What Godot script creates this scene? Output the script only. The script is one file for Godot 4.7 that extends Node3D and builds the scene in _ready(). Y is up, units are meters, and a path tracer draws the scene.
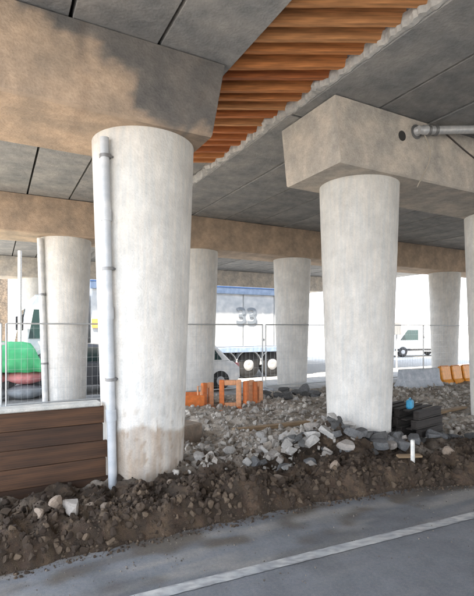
extends Node3D

# ---------------------------------------------------------------- layout
# x runs along the pier caps and the road, -z along the viaduct away from the viewer
const TURN := 28.3            # degrees between the view and the viaduct
const EYE := 1.9
const CAP_Y := 4.15           # underside of the pier caps
const DECK_Y := 5.05          # underside of the deck beams
const LEFT_EDGE := 2.54       # facing edges of the two decks
const RIGHT_EDGE := 3.85

var rng := RandomNumberGenerator.new()
var nz := FastNoiseLite.new()
var nf := FastNoiseLite.new()
var M := {}
var rocks := []
var slabs := []
var counts := {}

# ---------------------------------------------------------------- small helpers
func lin(r: float, g: float, b: float) -> Color:
	return Color(r, g, b).linear_to_srgb()

func numbered(called: String) -> String:
	var n: int = counts.get(called, 0)
	counts[called] = n + 1
	return called if n == 0 else "%s_%03d" % [called, n]

func tag(o: Node, label: String, category: String, group := "") -> Node:
	o.set_meta("label", label)
	o.set_meta("category", category)
	if group != "":
		o.set_meta("group", group)
	return o

func thing(called: String, label: String, category: String, at := Vector3.ZERO, group := "") -> Node3D:
	var o := Node3D.new()
	o.name = numbered(called)
	add_child(o)
	o.position = at
	tag(o, label, category, group)
	return o

func mi(called: String, mesh: Mesh, mat: Material, parent: Node = self, at := Vector3.ZERO, turn := Vector3.ZERO) -> MeshInstance3D:
	var o := MeshInstance3D.new()
	o.name = numbered(called) if parent == self else called
	o.mesh = mesh
	o.material_override = mat
	parent.add_child(o, true)
	o.position = at
	o.rotation = turn
	return o

func struct(o: Node) -> Node:
	o.set_meta("kind", "structure")
	return o

func quad(st: SurfaceTool, a: Vector3, b: Vector3, c: Vector3, d: Vector3) -> void:
	for p in [a, b, c, a, c, d]:
		st.add_vertex(p)

# rings of equal length, joined; ends closed with fans
func loft(rings: Array, smooth := false, ends := true, uvs := false) -> ArrayMesh:
	var st := SurfaceTool.new()
	st.begin(Mesh.PRIMITIVE_TRIANGLES)
	st.set_smooth_group(0 if smooth else -1)
	var n: int = rings[0].size()
	for i in rings.size() - 1:
		for j in n:
			var k := (j + 1) % n
			var q := [[i, j, j], [i + 1, j, j], [i + 1, k, j + 1], [i, j, j], [i + 1, k, j + 1], [i, k, j + 1]]
			for e in q:
				if uvs:
					st.set_uv(Vector2(float(e[2]) / n, float(e[0]) / (rings.size() - 1)))
				st.add_vertex(rings[e[0]][e[1]])
	if ends:
		st.set_smooth_group(-1)
		for e in [0, rings.size() - 1]:
			var mid := Vector3.ZERO
			for p in rings[e]:
				mid += p
			mid /= n
			for j in n:
				var a: Vector3 = rings[e][j]
				var b: Vector3 = rings[e][(j + 1) % n]
				if uvs:
					st.set_uv(Vector2.ZERO)
				if e == 0:
					st.add_vertex(mid); st.add_vertex(a); st.add_vertex(b)
				else:
					st.add_vertex(mid); st.add_vertex(b); st.add_vertex(a)
	st.generate_normals()
	return st.commit()

func tube(pts: Array, r: float, segs := 12) -> ArrayMesh:
	var rings := []
	for i in pts.size():
		var d: Vector3 = (pts[min(i + 1, pts.size() - 1)] - pts[max(i - 1, 0)]).normalized()
		var s := d.cross(Vector3(0.31, 0.2, 0.93)).normalized()
		var u := s.cross(d)
		var ring := PackedVector3Array()
		for j in segs:
			var a := TAU * j / segs
			ring.append(pts[i] + (s * cos(a) + u * sin(a)) * r)
		rings.append(ring)
	return loft(rings, true)

func lathe(profile: Array, segs := 32) -> ArrayMesh:      # [radius, y] pairs
	var rings := []
	for p in profile:
		var ring := PackedVector3Array()
		for j in segs:
			var a := -TAU * j / segs
			ring.append(Vector3(cos(a) * p[0], p[1], sin(a) * p[0]))
		rings.append(ring)
	return loft(rings, true, true, true)

# box with chamfered long edges, centred, long axis x
func cbox(size: Vector3, ch := 0.01, bend := 0.0) -> ArrayMesh:
	var h := size / 2.0
	ch = min(ch, min(h.x, min(h.y, h.z)) * 0.9)
	var rings := []
	var xs := [-h.x, -h.x + ch, h.x - ch, h.x]
	if bend != 0.0:
		xs = [-h.x, -h.x + ch, -h.x * 0.4, h.x * 0.3, h.x - ch, h.x]
	for i in xs.size():
		var k: float = ch if (i == 0 or i == xs.size() - 1) else 0.0
		var y := h.y - k
		var z := h.z - k
		var o := bend * sin(i * 2.1) if bend != 0.0 else 0.0
		var ring := PackedVector3Array()
		for p in [[-y, -z + ch], [-y + ch, -z], [y - ch, -z], [y, -z + ch], [y, z - ch], [y - ch, z], [-y + ch, z], [-y, z - ch]]:
			ring.append(Vector3(xs[i], p[0] + o, p[1]))
		rings.append(ring)
	return loft(rings)

# outline in x-y, thickness along z; lets profiles of vehicles be rounded at the sides
func extrude(poly: Array, half_z: float, inset := 0.0, tuck := 0.0) -> ArrayMesh:
	var mid := Vector2.ZERO
	for p in poly:
		mid += p
	mid /= poly.size()
	var rings := []
	for e in [[-half_z, inset], [-half_z + tuck, 0.0], [half_z - tuck, 0.0], [half_z, inset]]:
		var ring := PackedVector3Array()
		for p in poly:
			var q: Vector2 = p + (mid - p).normalized() * e[1]
			ring.append(Vector3(q.x, q.y, e[0]))
		rings.append(ring)
	return loft(rings)

func chunk(seed_: int, flat: float) -> ArrayMesh:
	var r := RandomNumberGenerator.new()
	r.seed = seed_
	var sph := SphereMesh.new()
	sph.radius = 0.75
	sph.height = 1.5
	sph.radial_segments = 12
	sph.rings = 8
	var a: Array = sph.get_mesh_arrays()
	var v: PackedVector3Array = a[Mesh.ARRAY_VERTEX]
	var ix: PackedInt32Array = a[Mesh.ARRAY_INDEX]
	var planes := []
	for i in 11:
		planes.append([Vector3(r.randfn(), r.randfn() * (0.3 if flat < 0.6 else 1.0), r.randfn()).normalized(), r.randf_range(0.32, 0.55)])
	if flat < 0.6:
		var th := r.randf_range(0.13, 0.22)
		planes.append([Vector3(r.randfn() * 0.1, 1, r.randfn() * 0.1).normalized(), th])
		planes.append([Vector3(r.randfn() * 0.1, -1, r.randfn() * 0.1).normalized(), th])
		flat = 1.0
	for k in 3:
		for i in v.size():
			for p in planes:
				var d: float = v[i].dot(p[0])
				if d > p[1]:
					v[i] -= p[0] * (d - p[1])
	var st := SurfaceTool.new()
	st.begin(Mesh.PRIMITIVE_TRIANGLES)
	st.set_smooth_group(-1)
	for i in ix:
		var p: Vector3 = v[i]
		st.add_vertex(Vector3(p.x, p.y * flat, p.z))
	st.generate_normals()
	return st.commit()

# ---------------------------------------------------------------- textures and materials
func noise_bytes(seed_: int, size: int, freq: float, oct := 4, sx := 1.0, sy := 1.0) -> PackedByteArray:
	var n := FastNoiseLite.new()
	n.seed = seed_
	n.noise_type = FastNoiseLite.TYPE_SIMPLEX_SMOOTH
	n.frequency = freq
	n.fractal_octaves = oct
	if sx == 1.0 and sy == 1.0:
		var im := n.get_seamless_image(size, size, false, false, 0.15)
		im.convert(Image.FORMAT_L8)
		return im.get_data()
	var w := int(size / sx)
	var h := int(size / sy)
	var im2 := n.get_seamless_image(w, h, false, false, 0.15)
	im2.convert(Image.FORMAT_L8)
	im2.resize(size, size, Image.INTERPOLATE_CUBIC)
	return im2.get_data()

# layers: [bytes, amount]; colour ramps from dark to light multiplier
func albedo_tex(size: int, base: float, layers: Array, tint := Color(1, 1, 1), grain := 0.0, pits := 0.0) -> ImageTexture:
	var d := PackedByteArray()
	d.resize(size * size * 3)
	var r := RandomNumberGenerator.new()
	r.seed = size + layers.size() * 7
	for i in size * size:
		var v := base
		for l in layers:
			v += (l[0][i] / 255.0 - 0.5) * l[1]
		v += (r.randf() - 0.5) * grain
		if pits > 0.0 and r.randf() < pits:
			v *= 0.7
		v = clampf(v, 0.02, 1.0)
		var warm: float = (layers[0][0][i] / 255.0 - 0.5) * 0.06
		d[i * 3] = int(clampf(v * tint.r + warm * 0.5, 0, 1) * 255)
		d[i * 3 + 1] = int(clampf(v * tint.g, 0, 1) * 255)
		d[i * 3 + 2] = int(clampf(v * tint.b - warm * 0.5, 0, 1) * 255)
	var im := Image.create_from_data(size, size, false, Image.FORMAT_RGB8, d)
	im.generate_mipmaps()
	return ImageTexture.create_from_image(im)

func normal_tex(size: int, layers: Array, strength: float) -> ImageTexture:
	var d := PackedByteArray()
	d.resize(size * size)
	for i in size * size:
		var v := 0.5
		for l in layers:
			v += (l[0][i] / 255.0 - 0.5) * l[1]
		d[i] = int(clampf(v, 0, 1) * 255)
	var im := Image.create_from_data(size, size, false, Image.FORMAT_L8, d)
	im.convert(Image.FORMAT_RGBA8)
	im.bump_map_to_normal_map(strength)
	return ImageTexture.create_from_image(im)

func mat(col: Color, rough: float, tex: Texture2D = null, nrm: Texture2D = null, scale_ := Vector3.ONE, nscale := 1.0, tri := true, world := false) -> StandardMaterial3D:
	var m := StandardMaterial3D.new()
	m.albedo_color = col
	m.roughness = rough
	if tex:
		m.albedo_texture = tex
	if nrm:
		m.normal_enabled = true
		m.normal_texture = nrm
		m.normal_scale = nscale
	if tri:
		m.uv1_triplanar = true
		m.uv1_world_triplanar = world
	m.uv1_scale = scale_
	return m

func make_materials() -> void:
	var S := 512
	var coarse := noise_bytes(1, S, 0.008, 4)
	var mid := noise_bytes(2, S, 0.03, 4)
	var fine := noise_bytes(3, S, 0.12, 3)
	var streak := noise_bytes(4, S, 0.06, 3, 1.0, 12.0)
	var grain := noise_bytes(5, S, 0.05, 4, 10.0, 1.0)
	var grain2 := noise_bytes(6, S, 0.16, 2, 14.0, 1.0)
	var t_conc := albedo_tex(S, 0.9, [[coarse, 0.2], [mid, 0.12], [fine, 0.09]], Color(1, 1, 1), 0.04, 0.004)
	var t_paint := albedo_tex(S, 0.92, [[streak, 0.06], [coarse, 0.1], [mid, 0.06], [fine, 0.05]], Color(1, 1, 1), 0.03, 0.002)
	var t_soil := albedo_tex(S, 0.85, [[coarse, 0.3], [mid, 0.4], [fine, 0.4]], Color(1, 1, 1), 0.14, 0.02)
	var t_asph := albedo_tex(S, 0.87, [[mid, 0.1], [coarse, 0.06], [fine, 0.14]], Color(1, 1, 1), 0.22, 0.03)
	var t_wood := albedo_tex(S, 0.88, [[grain, 0.3], [grain2, 0.16], [coarse, 0.25]], Color(1, 0.97, 0.93), 0.04, 0.0)
	var t_soft := albedo_tex(S, 0.9, [[coarse, 0.16], [fine, 0.06]], Color(1, 1, 1), 0.02, 0.0)
	var n_conc := normal_tex(S, [[fine, 0.35], [mid, 0.4]], 3.0)
	var n_soil := normal_tex(S, [[fine, 0.8], [mid, 0.6]], 8.0)
	var n_asph := normal_tex(S, [[noise_bytes(9, S, 0.3, 2), 0.9]], 5.0)
	var n_wood := normal_tex(S, [[grain, 0.5], [grain2, 0.4]], 4.0)

	M.column = mat(lin(0.66, 0.64, 0.6), 0.75, t_paint, n_conc, Vector3(2, 2, 1), 0.8, false)
	M.column.vertex_color_use_as_albedo = true
	M.cap = mat(lin(0.46, 0.345, 0.25), 0.85, t_conc, n_conc, Vector3.ONE * 0.45, 0.8)
	M.cap.vertex_color_use_as_albedo = true
	M.cap_pale = mat(lin(0.54, 0.485, 0.42), 0.85, t_conc, n_conc, Vector3.ONE * 0.45, 0.8)
	for i in 5:
		var g: float = [0.30, 0.27, 0.33, 0.285, 0.31][i]
		M["deck%d" % i] = mat(lin(g, g * 0.985, g * 0.96), 0.85, t_conc, n_conc, Vector3.ONE * [0.35, 0.5, 0.42, 0.3, 0.38][i], 0.7)
	M.slab = mat(lin(0.12, 0.12, 0.12), 0.9, t_conc, n_conc, Vector3.ONE * 0.4)
	M.mortar = mat(lin(0.5, 0.49, 0.47), 0.9, t_conc, n_conc, Vector3.ONE * 2.0)
	for i in 4:
		var c: Array = [[0.56, 0.2, 0.065], [0.62, 0.26, 0.09], [0.46, 0.155, 0.05], [0.6, 0.3, 0.13]][i]
		M["joist%d" % i] = mat(lin(c[0], c[1], c[2]), 0.7, t_wood, n_wood, Vector3(0.5, 3, 3), 0.6)
	M.ply = mat(lin(0.5, 0.18, 0.06), 0.75, t_wood, n_wood, Vector3(0.4, 1.5, 1.5), 0.5)
	for i in 3:
		var c: Array = [[0.07, 0.034, 0.016], [0.052, 0.025, 0.012], [0.082, 0.04, 0.019]][i]
		M["plank%d" % i] = mat(lin(c[0], c[1], c[2]), 0.8, t_wood, n_wood, Vector3(0.35, 2.2, 2.2), 0.8)
	M.coping = mat(lin(0.55, 0.54, 0.5), 0.85, t_conc, n_conc, Vector3.ONE * 0.8)
	M.timber = mat(lin(0.34, 0.25, 0.16), 0.85, t_wood, n_wood, Vector3(0.5, 4, 4), 0.8)
	M.dark_wood = mat(lin(0.035, 0.03, 0.028), 0.85, t_wood, n_wood, Vector3(0.8, 4, 4), 0.8)
	M.soil = mat(Color(1, 1, 1), 0.97, t_soil, n_soil, Vector3.ONE * 1.9, 0.9, true, true)
	M.soil.vertex_color_use_as_albedo = true
	M.ground = mat(lin(0.36, 0.345, 0.32), 0.95, t_conc, n_conc, Vector3.ONE * 0.12, 0.6, true, true)
	M.paving = mat(lin(0.36, 0.355, 0.345), 0.92, t_conc, n_conc, Vector3.ONE * 0.5, 0.6, true, true)
	M.asphalt = mat(Color(1, 1, 1), 0.85, t_asph, n_asph, Vector3.ONE * 1.7, 0.35, true, true)
	M.asphalt.vertex_color_use_as_albedo = true
	M.street = mat(lin(0.3, 0.295, 0.285), 0.9, t_asph, n_asph, Vector3.ONE * 1.7, 0.35, true, true)
	M.line = mat(Color(1, 1, 1), 0.7, t_soft, n_asph, Vector3.ONE * 1.3, 0.3, true, true)
	M.line.vertex_color_use_as_albedo = true
	M.clod = mat(Color(1, 1, 1), 0.97, t_soil, n_soil, Vector3.ONE * 2.0)
	M.clod.vertex_color_use_as_albedo = true
	for i in 4:
		var g: float = [0.12, 0.18, 0.42, 0.34][i]
		M["rub%d" % i] = mat(lin(g, g * [0.98, 1.0, 0.95, 0.9][i], g * [0.95, 1.0, 0.88, 0.8][i]), 0.95, t_soil if i < 2 else t_conc, n_soil, Vector3.ONE * 1.4, 0.7)
	M.brown_block = mat(lin(0.27, 0.21, 0.16), 0.9, t_conc, n_conc, Vector3.ONE * 1.5)
	M.pipe = mat(lin(0.56, 0.58, 0.6), 0.45, t_soft, null, Vector3.ONE)
	M.white_pipe = mat(lin(0.78, 0.78, 0.76), 0.5, t_soft, null, Vector3.ONE)
	M.steel = mat(lin(0.6, 0.6, 0.6), 0.4, t_soft, null, Vector3.ONE * 3.0)
	M.steel.metallic = 0.3
	M.clamp = mat(lin(0.2, 0.2, 0.2), 0.5)
	M.clamp.metallic = 0.6
	M.hole = mat(lin(0.03, 0.028, 0.026), 0.9)
	M.wire = mat(lin(0.35, 0.31, 0.25), 0.7)
	M.dark_line = mat(lin(0.06, 0.05, 0.045), 0.7)
	M.fence = mat(lin(0.42, 0.43, 0.43), 0.45)
	M.fence.metallic = 0.5
	M.orange = mat(lin(0.72, 0.2, 0.045), 0.55, t_soft, null, Vector3.ONE * 2.0)
	M.orange_pale = mat(lin(0.75, 0.36, 0.18), 0.6, t_soft, null, Vector3.ONE * 2.0)
	M.plastic_orange = mat(lin(0.85, 0.32, 0.015), 0.4, t_soft, null, Vector3.ONE * 2.0)
	M.white = mat(lin(0.84, 0.84, 0.83), 0.35, t_soft, null, Vector3.ONE * 0.6)
	M.truck_white = mat(lin(0.66, 0.69, 0.72), 0.4, t_soft, null, Vector3.ONE * 0.6)
	M.white_post = mat(lin(0.8, 0.78, 0.72), 0.6, t_soft, null, Vector3.ONE * 3.0)
	M.blue = mat(lin(0.12, 0.25, 0.55), 0.4, t_soft, null, Vector3.ONE)
	M.pale_blue = mat(lin(0.36, 0.47, 0.66), 0.4, t_soft, null, Vector3.ONE)
	M.cyan = mat(lin(0.05, 0.33, 0.55), 0.4, t_soft, null, Vector3.ONE * 2.0)
	M.yellow = mat(lin(0.8, 0.5, 0.14), 0.5, t_soft, null, Vector3.ONE)
	M.grey_print = mat(lin(0.2, 0.23, 0.27), 0.5)
	M.glass = mat(lin(0.02, 0.045, 0.045), 0.08)
	M.black = mat(lin(0.025, 0.025, 0.027), 0.7, t_soft, null, Vector3.ONE)
	M.rim = mat(lin(0.4, 0.4, 0.41), 0.4)
	M.car_dark = mat(lin(0.06, 0.065, 0.075), 0.3)
	M.green = mat(lin(0.06, 0.42, 0.17), 0.6, t_soft, n_conc, Vector3.ONE * 1.0, 0.4)
	M.green.backlight = Color(0.1, 0.3, 0.12)
	M.pink = mat(lin(0.62, 0.24, 0.24), 0.7, t_soft, n_conc, Vector3.ONE * 2.0)
	M.grey_bag = mat(lin(0.25, 0.27, 0.29), 0.7, t_soft, n_conc, Vector3.ONE * 2.0)
	M.brick_wall = mat(lin(0.16, 0.12, 0.085), 0.9, t_soil, n_conc, Vector3.ONE * 0.4)
	M.barrier = mat(lin(0.55, 0.58, 0.62), 0.85, t_conc, n_conc, Vector3.ONE * 0.8)
	M.sign = mat(lin(0.35, 0.36, 0.37), 0.5)

# ---------------------------------------------------------------- ground shape
func road_edge(x: float) -> float:
	var z := -3.92 + 0.5 * smoothstep(3.0, 5.5, x) + 0.25 * smoothstep(6.0, 12.0, x)
	return z + nz.get_noise_2d(x * 55.0, 7.0) * 0.12 + nz.get_noise_2d(x * 240.0, 31.0) * 0.05

func dirt(x: float, z: float) -> float:
	var t := road_edge(x) - z
	if t < -0.12:
		return -0.05
	var big := nz.get_noise_2d(x * 45.0, z * 45.0)
	var med := nz.get_noise_2d(x * 170.0 + 400.0, z * 170.0)
	var rid := 1.0 - absf(nf.get_noise_2d(x * 210.0, z * 210.0)) * 2.0
	var sml := nf.get_noise_2d(x * 620.0, z * 620.0)
	var y := -0.05 + 0.07 * smoothstep(-0.12, 0.06, t)
	var berm := smoothstep(0.0, 0.17, t) * (1.0 - 0.6 * smoothstep(0.42, 0.95, t))
	y += lerpf(0.2, 0.14, smoothstep(3.8, 4.8, x)) * berm * (1.0 + 0.7 * nz.get_noise_2d(x * 80.0, 3.0))
	y += 0.07 * exp(-pow((t - 1.15) / 0.3, 2.0)) * (1.0 - smoothstep(2.2, 3.4, x)) 
	y += 0.1 * exp(-pow((t - 0.85) / 0.3, 2.0)) * smoothstep(5.0, 6.5, x)
	var rough := smoothstep(-0.05, 0.2, t)
	var far := smoothstep(1.2, 2.4, t)
	y += rough * lerpf(1.0, 0.75, far) * (0.06 * big + 0.1 * med + 0.07 * (rid - 0.55) + 0.03 * sml + 0.014 * nf.get_noise_2d(x * 1500.0, z * 1500.0))
	y += 0.34 * exp(-(pow((x - 4.25) / 0.5, 2.0) + pow((z + 5.1) / 0.42, 2.0)))
	y += 0.16 * exp(-(pow((x - 5.0) / 0.6, 2.0) + pow((z + 4.75) / 0.35, 2.0)))
	y += 0.1 * exp(-(pow((x - 3.2) / 0.7, 2.0) + pow((z + 5.5) / 0.4, 2.0)))
	y = lerpf(y, -0.02, smoothstep(-10.7, -11.15, z) if z < -10.7 else 0.0)
	return y

# ---------------------------------------------------------------- start
func _ready() -> void:
	rng.seed = 4711
	nz.seed = 21; nz.noise_type = FastNoiseLite.TYPE_SIMPLEX_SMOOTH; nz.frequency = 0.01; nz.fractal_octaves = 3
	nf.seed = 77; nf.noise_type = FastNoiseLite.TYPE_SIMPLEX_SMOOTH; nf.frequency = 0.01; nf.fractal_octaves = 2

	var cam := Camera3D.new()
	cam.name = "camera"
	add_child(cam)
	cam.position = Vector3(0, EYE, 0)
	cam.rotation_degrees = Vector3(0, -TURN, 0)
	cam.projection = Camera3D.PROJECTION_FRUSTUM
	cam.near = 0.1
	cam.far = 1200.0
	cam.size = 2.0 * 0.1 * 298.0 / 450.0
	cam.frustum_offset = Vector2(0, 0.1 * 30.0 / 450.0)
	cam.current = true

	var env := Environment.new()
	env.background_mode = Environment.BG_SKY
	var sm := ProceduralSkyMaterial.new()
	sm.sky_top_color = Color(0.78, 0.83, 0.9)
	sm.sky_horizon_color = Color(0.93, 0.94, 0.96)
	sm.sky_curve = 0.2
	sm.ground_bottom_color = Color(0.5, 0.5, 0.48)
	sm.ground_horizon_color = Color(0.8, 0.8, 0.8)
	var sky := Sky.new()
	sky.sky_material = sm
	env.sky = sky
	env.tonemap_mode = Environment.TONE_MAPPER_LINEAR
	env.tonemap_exposure = 8.8
	env.sdfgi_enabled = true
	env.ssao_enabled = true
	env.ssil_enabled = true
	var we := WorldEnvironment.new()
	we.name = "world_environment"
	we.environment = env
	add_child(we)

	var sun := DirectionalLight3D.new()
	sun.name = "sun"
	sun.light_energy = 1.2
	sun.light_angular_distance = 0.6
	sun.light_color = Color(1.0, 0.95, 0.87)
	sun.shadow_enabled = true
	add_child(sun)
	sun.look_at_from_position(Vector3(-6.5, 13.0, 2.5), Vector3.ZERO)

	make_materials()
	for i in 8:
		rocks.append(chunk(100 + i, 0.8))
		slabs.append(chunk(200 + i, 0.42))
	build_ground()
	build_viaduct()
	build_formwork()
	build_hoarding()
	build_rubble()
	build_site_things()
	build_fences()
	build_street()

# ---------------------------------------------------------------- ground, road, soil
func flat_sheet(called: String, x0: float, x1: float, z0: float, z1: float, y: float, m: Material) -> MeshInstance3D:
	var st := SurfaceTool.new()
	st.begin(Mesh.PRIMITIVE_TRIANGLES)
	quad(st, Vector3(x0, y, z0), Vector3(x1, y, z0), Vector3(x1, y, z1), Vector3(x0, y, z1))
	st.generate_normals()
	var o := mi(called, st.commit(), m)
	struct(o)
	return o

func grid(x0: float, x1: float, z0: float, z1: float, cx: float, cz: float, hf: Callable, cf: Callable) -> ArrayMesh:
	var nx := int(round((x1 - x0) / cx))
	var nzz := int(round((z1 - z0) / cz))
	var st := SurfaceTool.new()
	st.begin(Mesh.PRIMITIVE_TRIANGLES)
	for j in nzz + 1:
		for i in nx + 1:
			var x := x0 + cx * i
			var z := z0 + cz * j
			st.set_color(cf.call(x, z))
			st.add_vertex(Vector3(x, hf.call(x, z), z))
	for j in nzz:
		for i in nx:
			var a := j * (nx + 1) + i
			for k in [a, a + 1, a + nx + 2, a, a + nx + 2, a + nx + 1]:
				st.add_index(k)
	st.generate_normals()
	return st.commit()

func build_ground() -> void:
	flat_sheet("ground", -300, 300, -500, 300, -0.08, M.ground)
	var asphalt_col := func(x: float, z: float) -> Color:
		var t := z - road_edge(x)
		var g := 0.2 + 0.045 * nz.get_noise_2d(x * 40.0, z * 90.0) + 0.03 * nf.get_noise_2d(x * 260.0, z * 300.0)
		var c := Color(g * 0.97, g, g * 1.06)
		var streaks := nz.get_noise_2d(x * 60.0 + 90.0, z * 330.0)
		var dust := clampf(streaks * 2.6 + 0.25 - t * 0.35, 0.0, 1.0) * lerpf(0.95, 0.25, smoothstep(0.7, 1.1, t))
		c = c.lerp(Color(0.34, 0.32, 0.29), dust * 0.75)
		var mud := clampf(nf.get_noise_2d(x * 140.0, z * 200.0) * 2.6 + 0.7 - t * 2.6, 0.0, 1.0)
		c = c.lerp(Color(0.11, 0.085, 0.06), mud * 0.8)
		var patch := clampf(nf.get_noise_2d(x * 70.0 + 50.0, z * 130.0) * 3.0 - 0.7, 0.0, 1.0)
		return c.lerp(Color(0.1, 0.1, 0.105), patch * 0.55)
	struct(mi("road", grid(-4, 11, -4.3, 0.2, 0.05, 0.05, func(_x, _z): return 0.0, asphalt_col), M.asphalt))
	var plain := mat(lin(0.2, 0.2, 0.21), 0.9, M.asphalt.albedo_texture, M.asphalt.normal_texture, Vector3.ONE * 0.9, 0.5, true, true)
	flat_sheet("road", -60, 80, 0.2, 5.4, 0.0, plain)
	flat_sheet("road", 11, 80, -3.6, 0.2, 0.0, plain)
	flat_sheet("road", -60, -4, -4.2, 0.2, 0.0, plain)
	# edge line, worn
	var st := SurfaceTool.new()
	st.begin(Mesh.PRIMITIVE_TRIANGLES)
	var n := 360
	for i in n + 1:
		var x := -4.0 + 14.5 * i / n
		var zc := -3.1 + (x - 0.97) * 0.0663
		for k in 5:
			var w := (k / 4.0 - 0.5) * (0.115 + 0.014 * nf.get_noise_2d(x * 900.0, 5.0))
			var wear := clampf(nf.get_noise_2d(x * 900.0, k * 70.0 + 9.0) * 1.8 + 0.3 + nz.get_noise_2d(x * 90.0, 4.0) * 0.6, 0.0, 1.0) * (0.95 if (k == 0 or k == 4) else 0.6)
			st.set_color(Color(0.5, 0.5, 0.49).lerp(Color(0.22, 0.22, 0.225), wear))
			st.add_vertex(Vector3(x, 0.005, zc + w))
	for i in n:
		for k in 4:
			var a := i * 5 + k
			for e in [a, a + 5, a + 6, a, a + 6, a + 1]:
				st.add_index(e)
	st.generate_normals()
	struct(mi("road_edge_line", st.commit(), M.line))
	# soil bank and rubble-strewn ground
	var soil_col := func(x: float, z: float) -> Color:
		var t := road_edge(x) - z
		var n1 := nz.get_noise_2d(x * 70.0 + 10.0, z * 70.0)
		var n2 := nf.get_noise_2d(x * 330.0, z * 330.0)
		var c := Color(0.045, 0.028, 0.016).lerp(Color(0.12, 0.08, 0.05), clampf(0.35 + n2 * 0.9 + n1 * 0.5, 0, 1))
		var pale := smoothstep(1.0, 2.2, t + n1 * 0.9)
		var r := Color(0.36, 0.3, 0.235).lerp(Color(0.62, 0.55, 0.47), clampf(0.55 + n2 * 0.8 + n1 * 0.8, 0, 1))
		return c.lerp(r, pale)
	struct(mi("soil_bank", grid(-1, 9, -7.0, -2.9, 0.03, 0.03, dirt, soil_col), M.soil))
	struct(mi("soil", grid(-4, 22, -11.4, -7.0, 0.08, 0.08, dirt, soil_col), M.soil))
	struct(mi("soil", grid(9, 22, -7.0, -2.9, 0.125, 0.1, dirt, soil_col), M.soil))
	struct(mi("soil", grid(-4, -1, -7.0, -2.9, 0.1, 0.1, dirt, soil_col), M.soil))
	flat_sheet("pavement", -30, 40, -14.0, -11.1, -0.004, M.paving)
	flat_sheet("street", -60, 80, -19.5, -14.0, -0.03, M.street)

# ---------------------------------------------------------------- viaduct
func cap_mesh(x0: float, x1: float, slant0: float, slant1: float, stain: bool, sx: float, w := 0.66) -> ArrayMesh:
	# section in y-z, chamfered; ends lean inwards towards the bottom
	var h := DECK_Y - CAP_Y - 0.012
	var ch := 0.025
	var sec := []
	var ny := 14
	for i in ny + 1:
		sec.append(Vector2(ch + (h - ch) * i / ny, w))
	sec.append(Vector2(h, -w))
	sec.append(Vector2(ch, -w))
	sec.append(Vector2(0, -w + ch))
	sec.append(Vector2(0, w - ch))
	var nx: int = max(8, int((x1 - x0) / 0.08)) if stain else max(6, int((x1 - x0) / 0.5))
	var st := SurfaceTool.new()
	st.begin(Mesh.PRIMITIVE_TRIANGLES)
	st.set_smooth_group(-1)
	var pos := func(i: int, j: int) -> Vector3:
		var p: Vector2 = sec[j % sec.size()]
		var a := x0 + slant0 * (1.0 - p.x / h)
		var b := x1 - slant1 * (1.0 - p.x / h)
		return Vector3(lerpf(a, b, float(i) / nx), p.x, p.y)
	var put := func(i: int, j: int) -> void:
		var p: Vector3 = pos.call(i, j)
		var c := Color(1, 1, 1)
		if stain:
			var u := (p.x - sx)
			var e := nz.get_noise_2d(p.x * 110.0, p.y * 150.0) * 0.5 + nf.get_noise_2d(p.x * 420.0, p.y * 190.0) * 0.22
			# damp grey patch spreading from the deck joint down towards the column head
			var edge := 0.62 - 0.95 * clampf(u / 1.6, -1.0, 1.4)
			var k := smoothstep(-0.05, 0.2, p.y / h - edge + e)
			if p.z < w - 0.03:
				k = 0.0
			c = c.lerp(Color(0.34, 0.43, 0.56), k * 0.95)
			var st2 := smoothstep(0.3, 0.5, nf.get_noise_2d(p.x * 300.0, 11.0) + 0.15 * e) * smoothstep(-0.4, 0.6, u)
			c = c.lerp(Color(0.3, 0.25, 0.22), st2 * 0.5 if p.z > w - 0.03 else 0.0)
		st.set_color(c)
		st.add_vertex(p)
	for i in nx:
		for j in sec.size():
			for e in [[i, j], [i, j + 1], [i + 1, j + 1], [i, j], [i + 1, j + 1], [i + 1, j]]:
				put.call(e[0], e[1])
	for e in [0, nx]:
		for j in range(1, sec.size() - 1):
			var tri := [0, j, j + 1] if e == nx else [0, j + 1, j]
			for k in tri:
				put.call(e, k)
	st.generate_normals()
	return st.commit()

func brown_foot_column_mesh(r0: float, r1: float, h: float, toward: float) -> ArrayMesh:
	# as column_mesh, with a browner, noise-edged lower part and small brown flecks
	var st := SurfaceTool.new()
	st.begin(Mesh.PRIMITIVE_TRIANGLES)
	st.set_smooth_group(0)
	var ny := 130
	var na := 144
	for i in ny + 1:
		for j in na + 1:
			var f := float(i) / ny
			var a := TAU * j / na
			var y := -0.25 + (h + 0.25) * f
			var rr := lerpf(r0, r1, f)
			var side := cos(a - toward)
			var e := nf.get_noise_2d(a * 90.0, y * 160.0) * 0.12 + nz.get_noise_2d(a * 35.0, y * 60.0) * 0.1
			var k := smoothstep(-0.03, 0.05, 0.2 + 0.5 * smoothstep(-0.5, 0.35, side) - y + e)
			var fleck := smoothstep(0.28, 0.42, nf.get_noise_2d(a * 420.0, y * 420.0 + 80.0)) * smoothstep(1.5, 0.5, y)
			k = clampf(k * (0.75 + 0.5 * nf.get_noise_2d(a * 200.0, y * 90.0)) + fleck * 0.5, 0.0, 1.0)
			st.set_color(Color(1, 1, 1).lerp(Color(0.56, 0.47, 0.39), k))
			st.set_uv(Vector2(float(j) / na, f))
			st.add_vertex(Vector3(sin(a) * rr, y, cos(a) * rr))
	for i in ny:
		for j in na:
			var p := i * (na + 1) + j
			for q in [p, p + na + 2, p + 1, p, p + na + 1, p + na + 2]:
				st.add_index(q)
	st.generate_normals()
	return st.commit()

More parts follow.
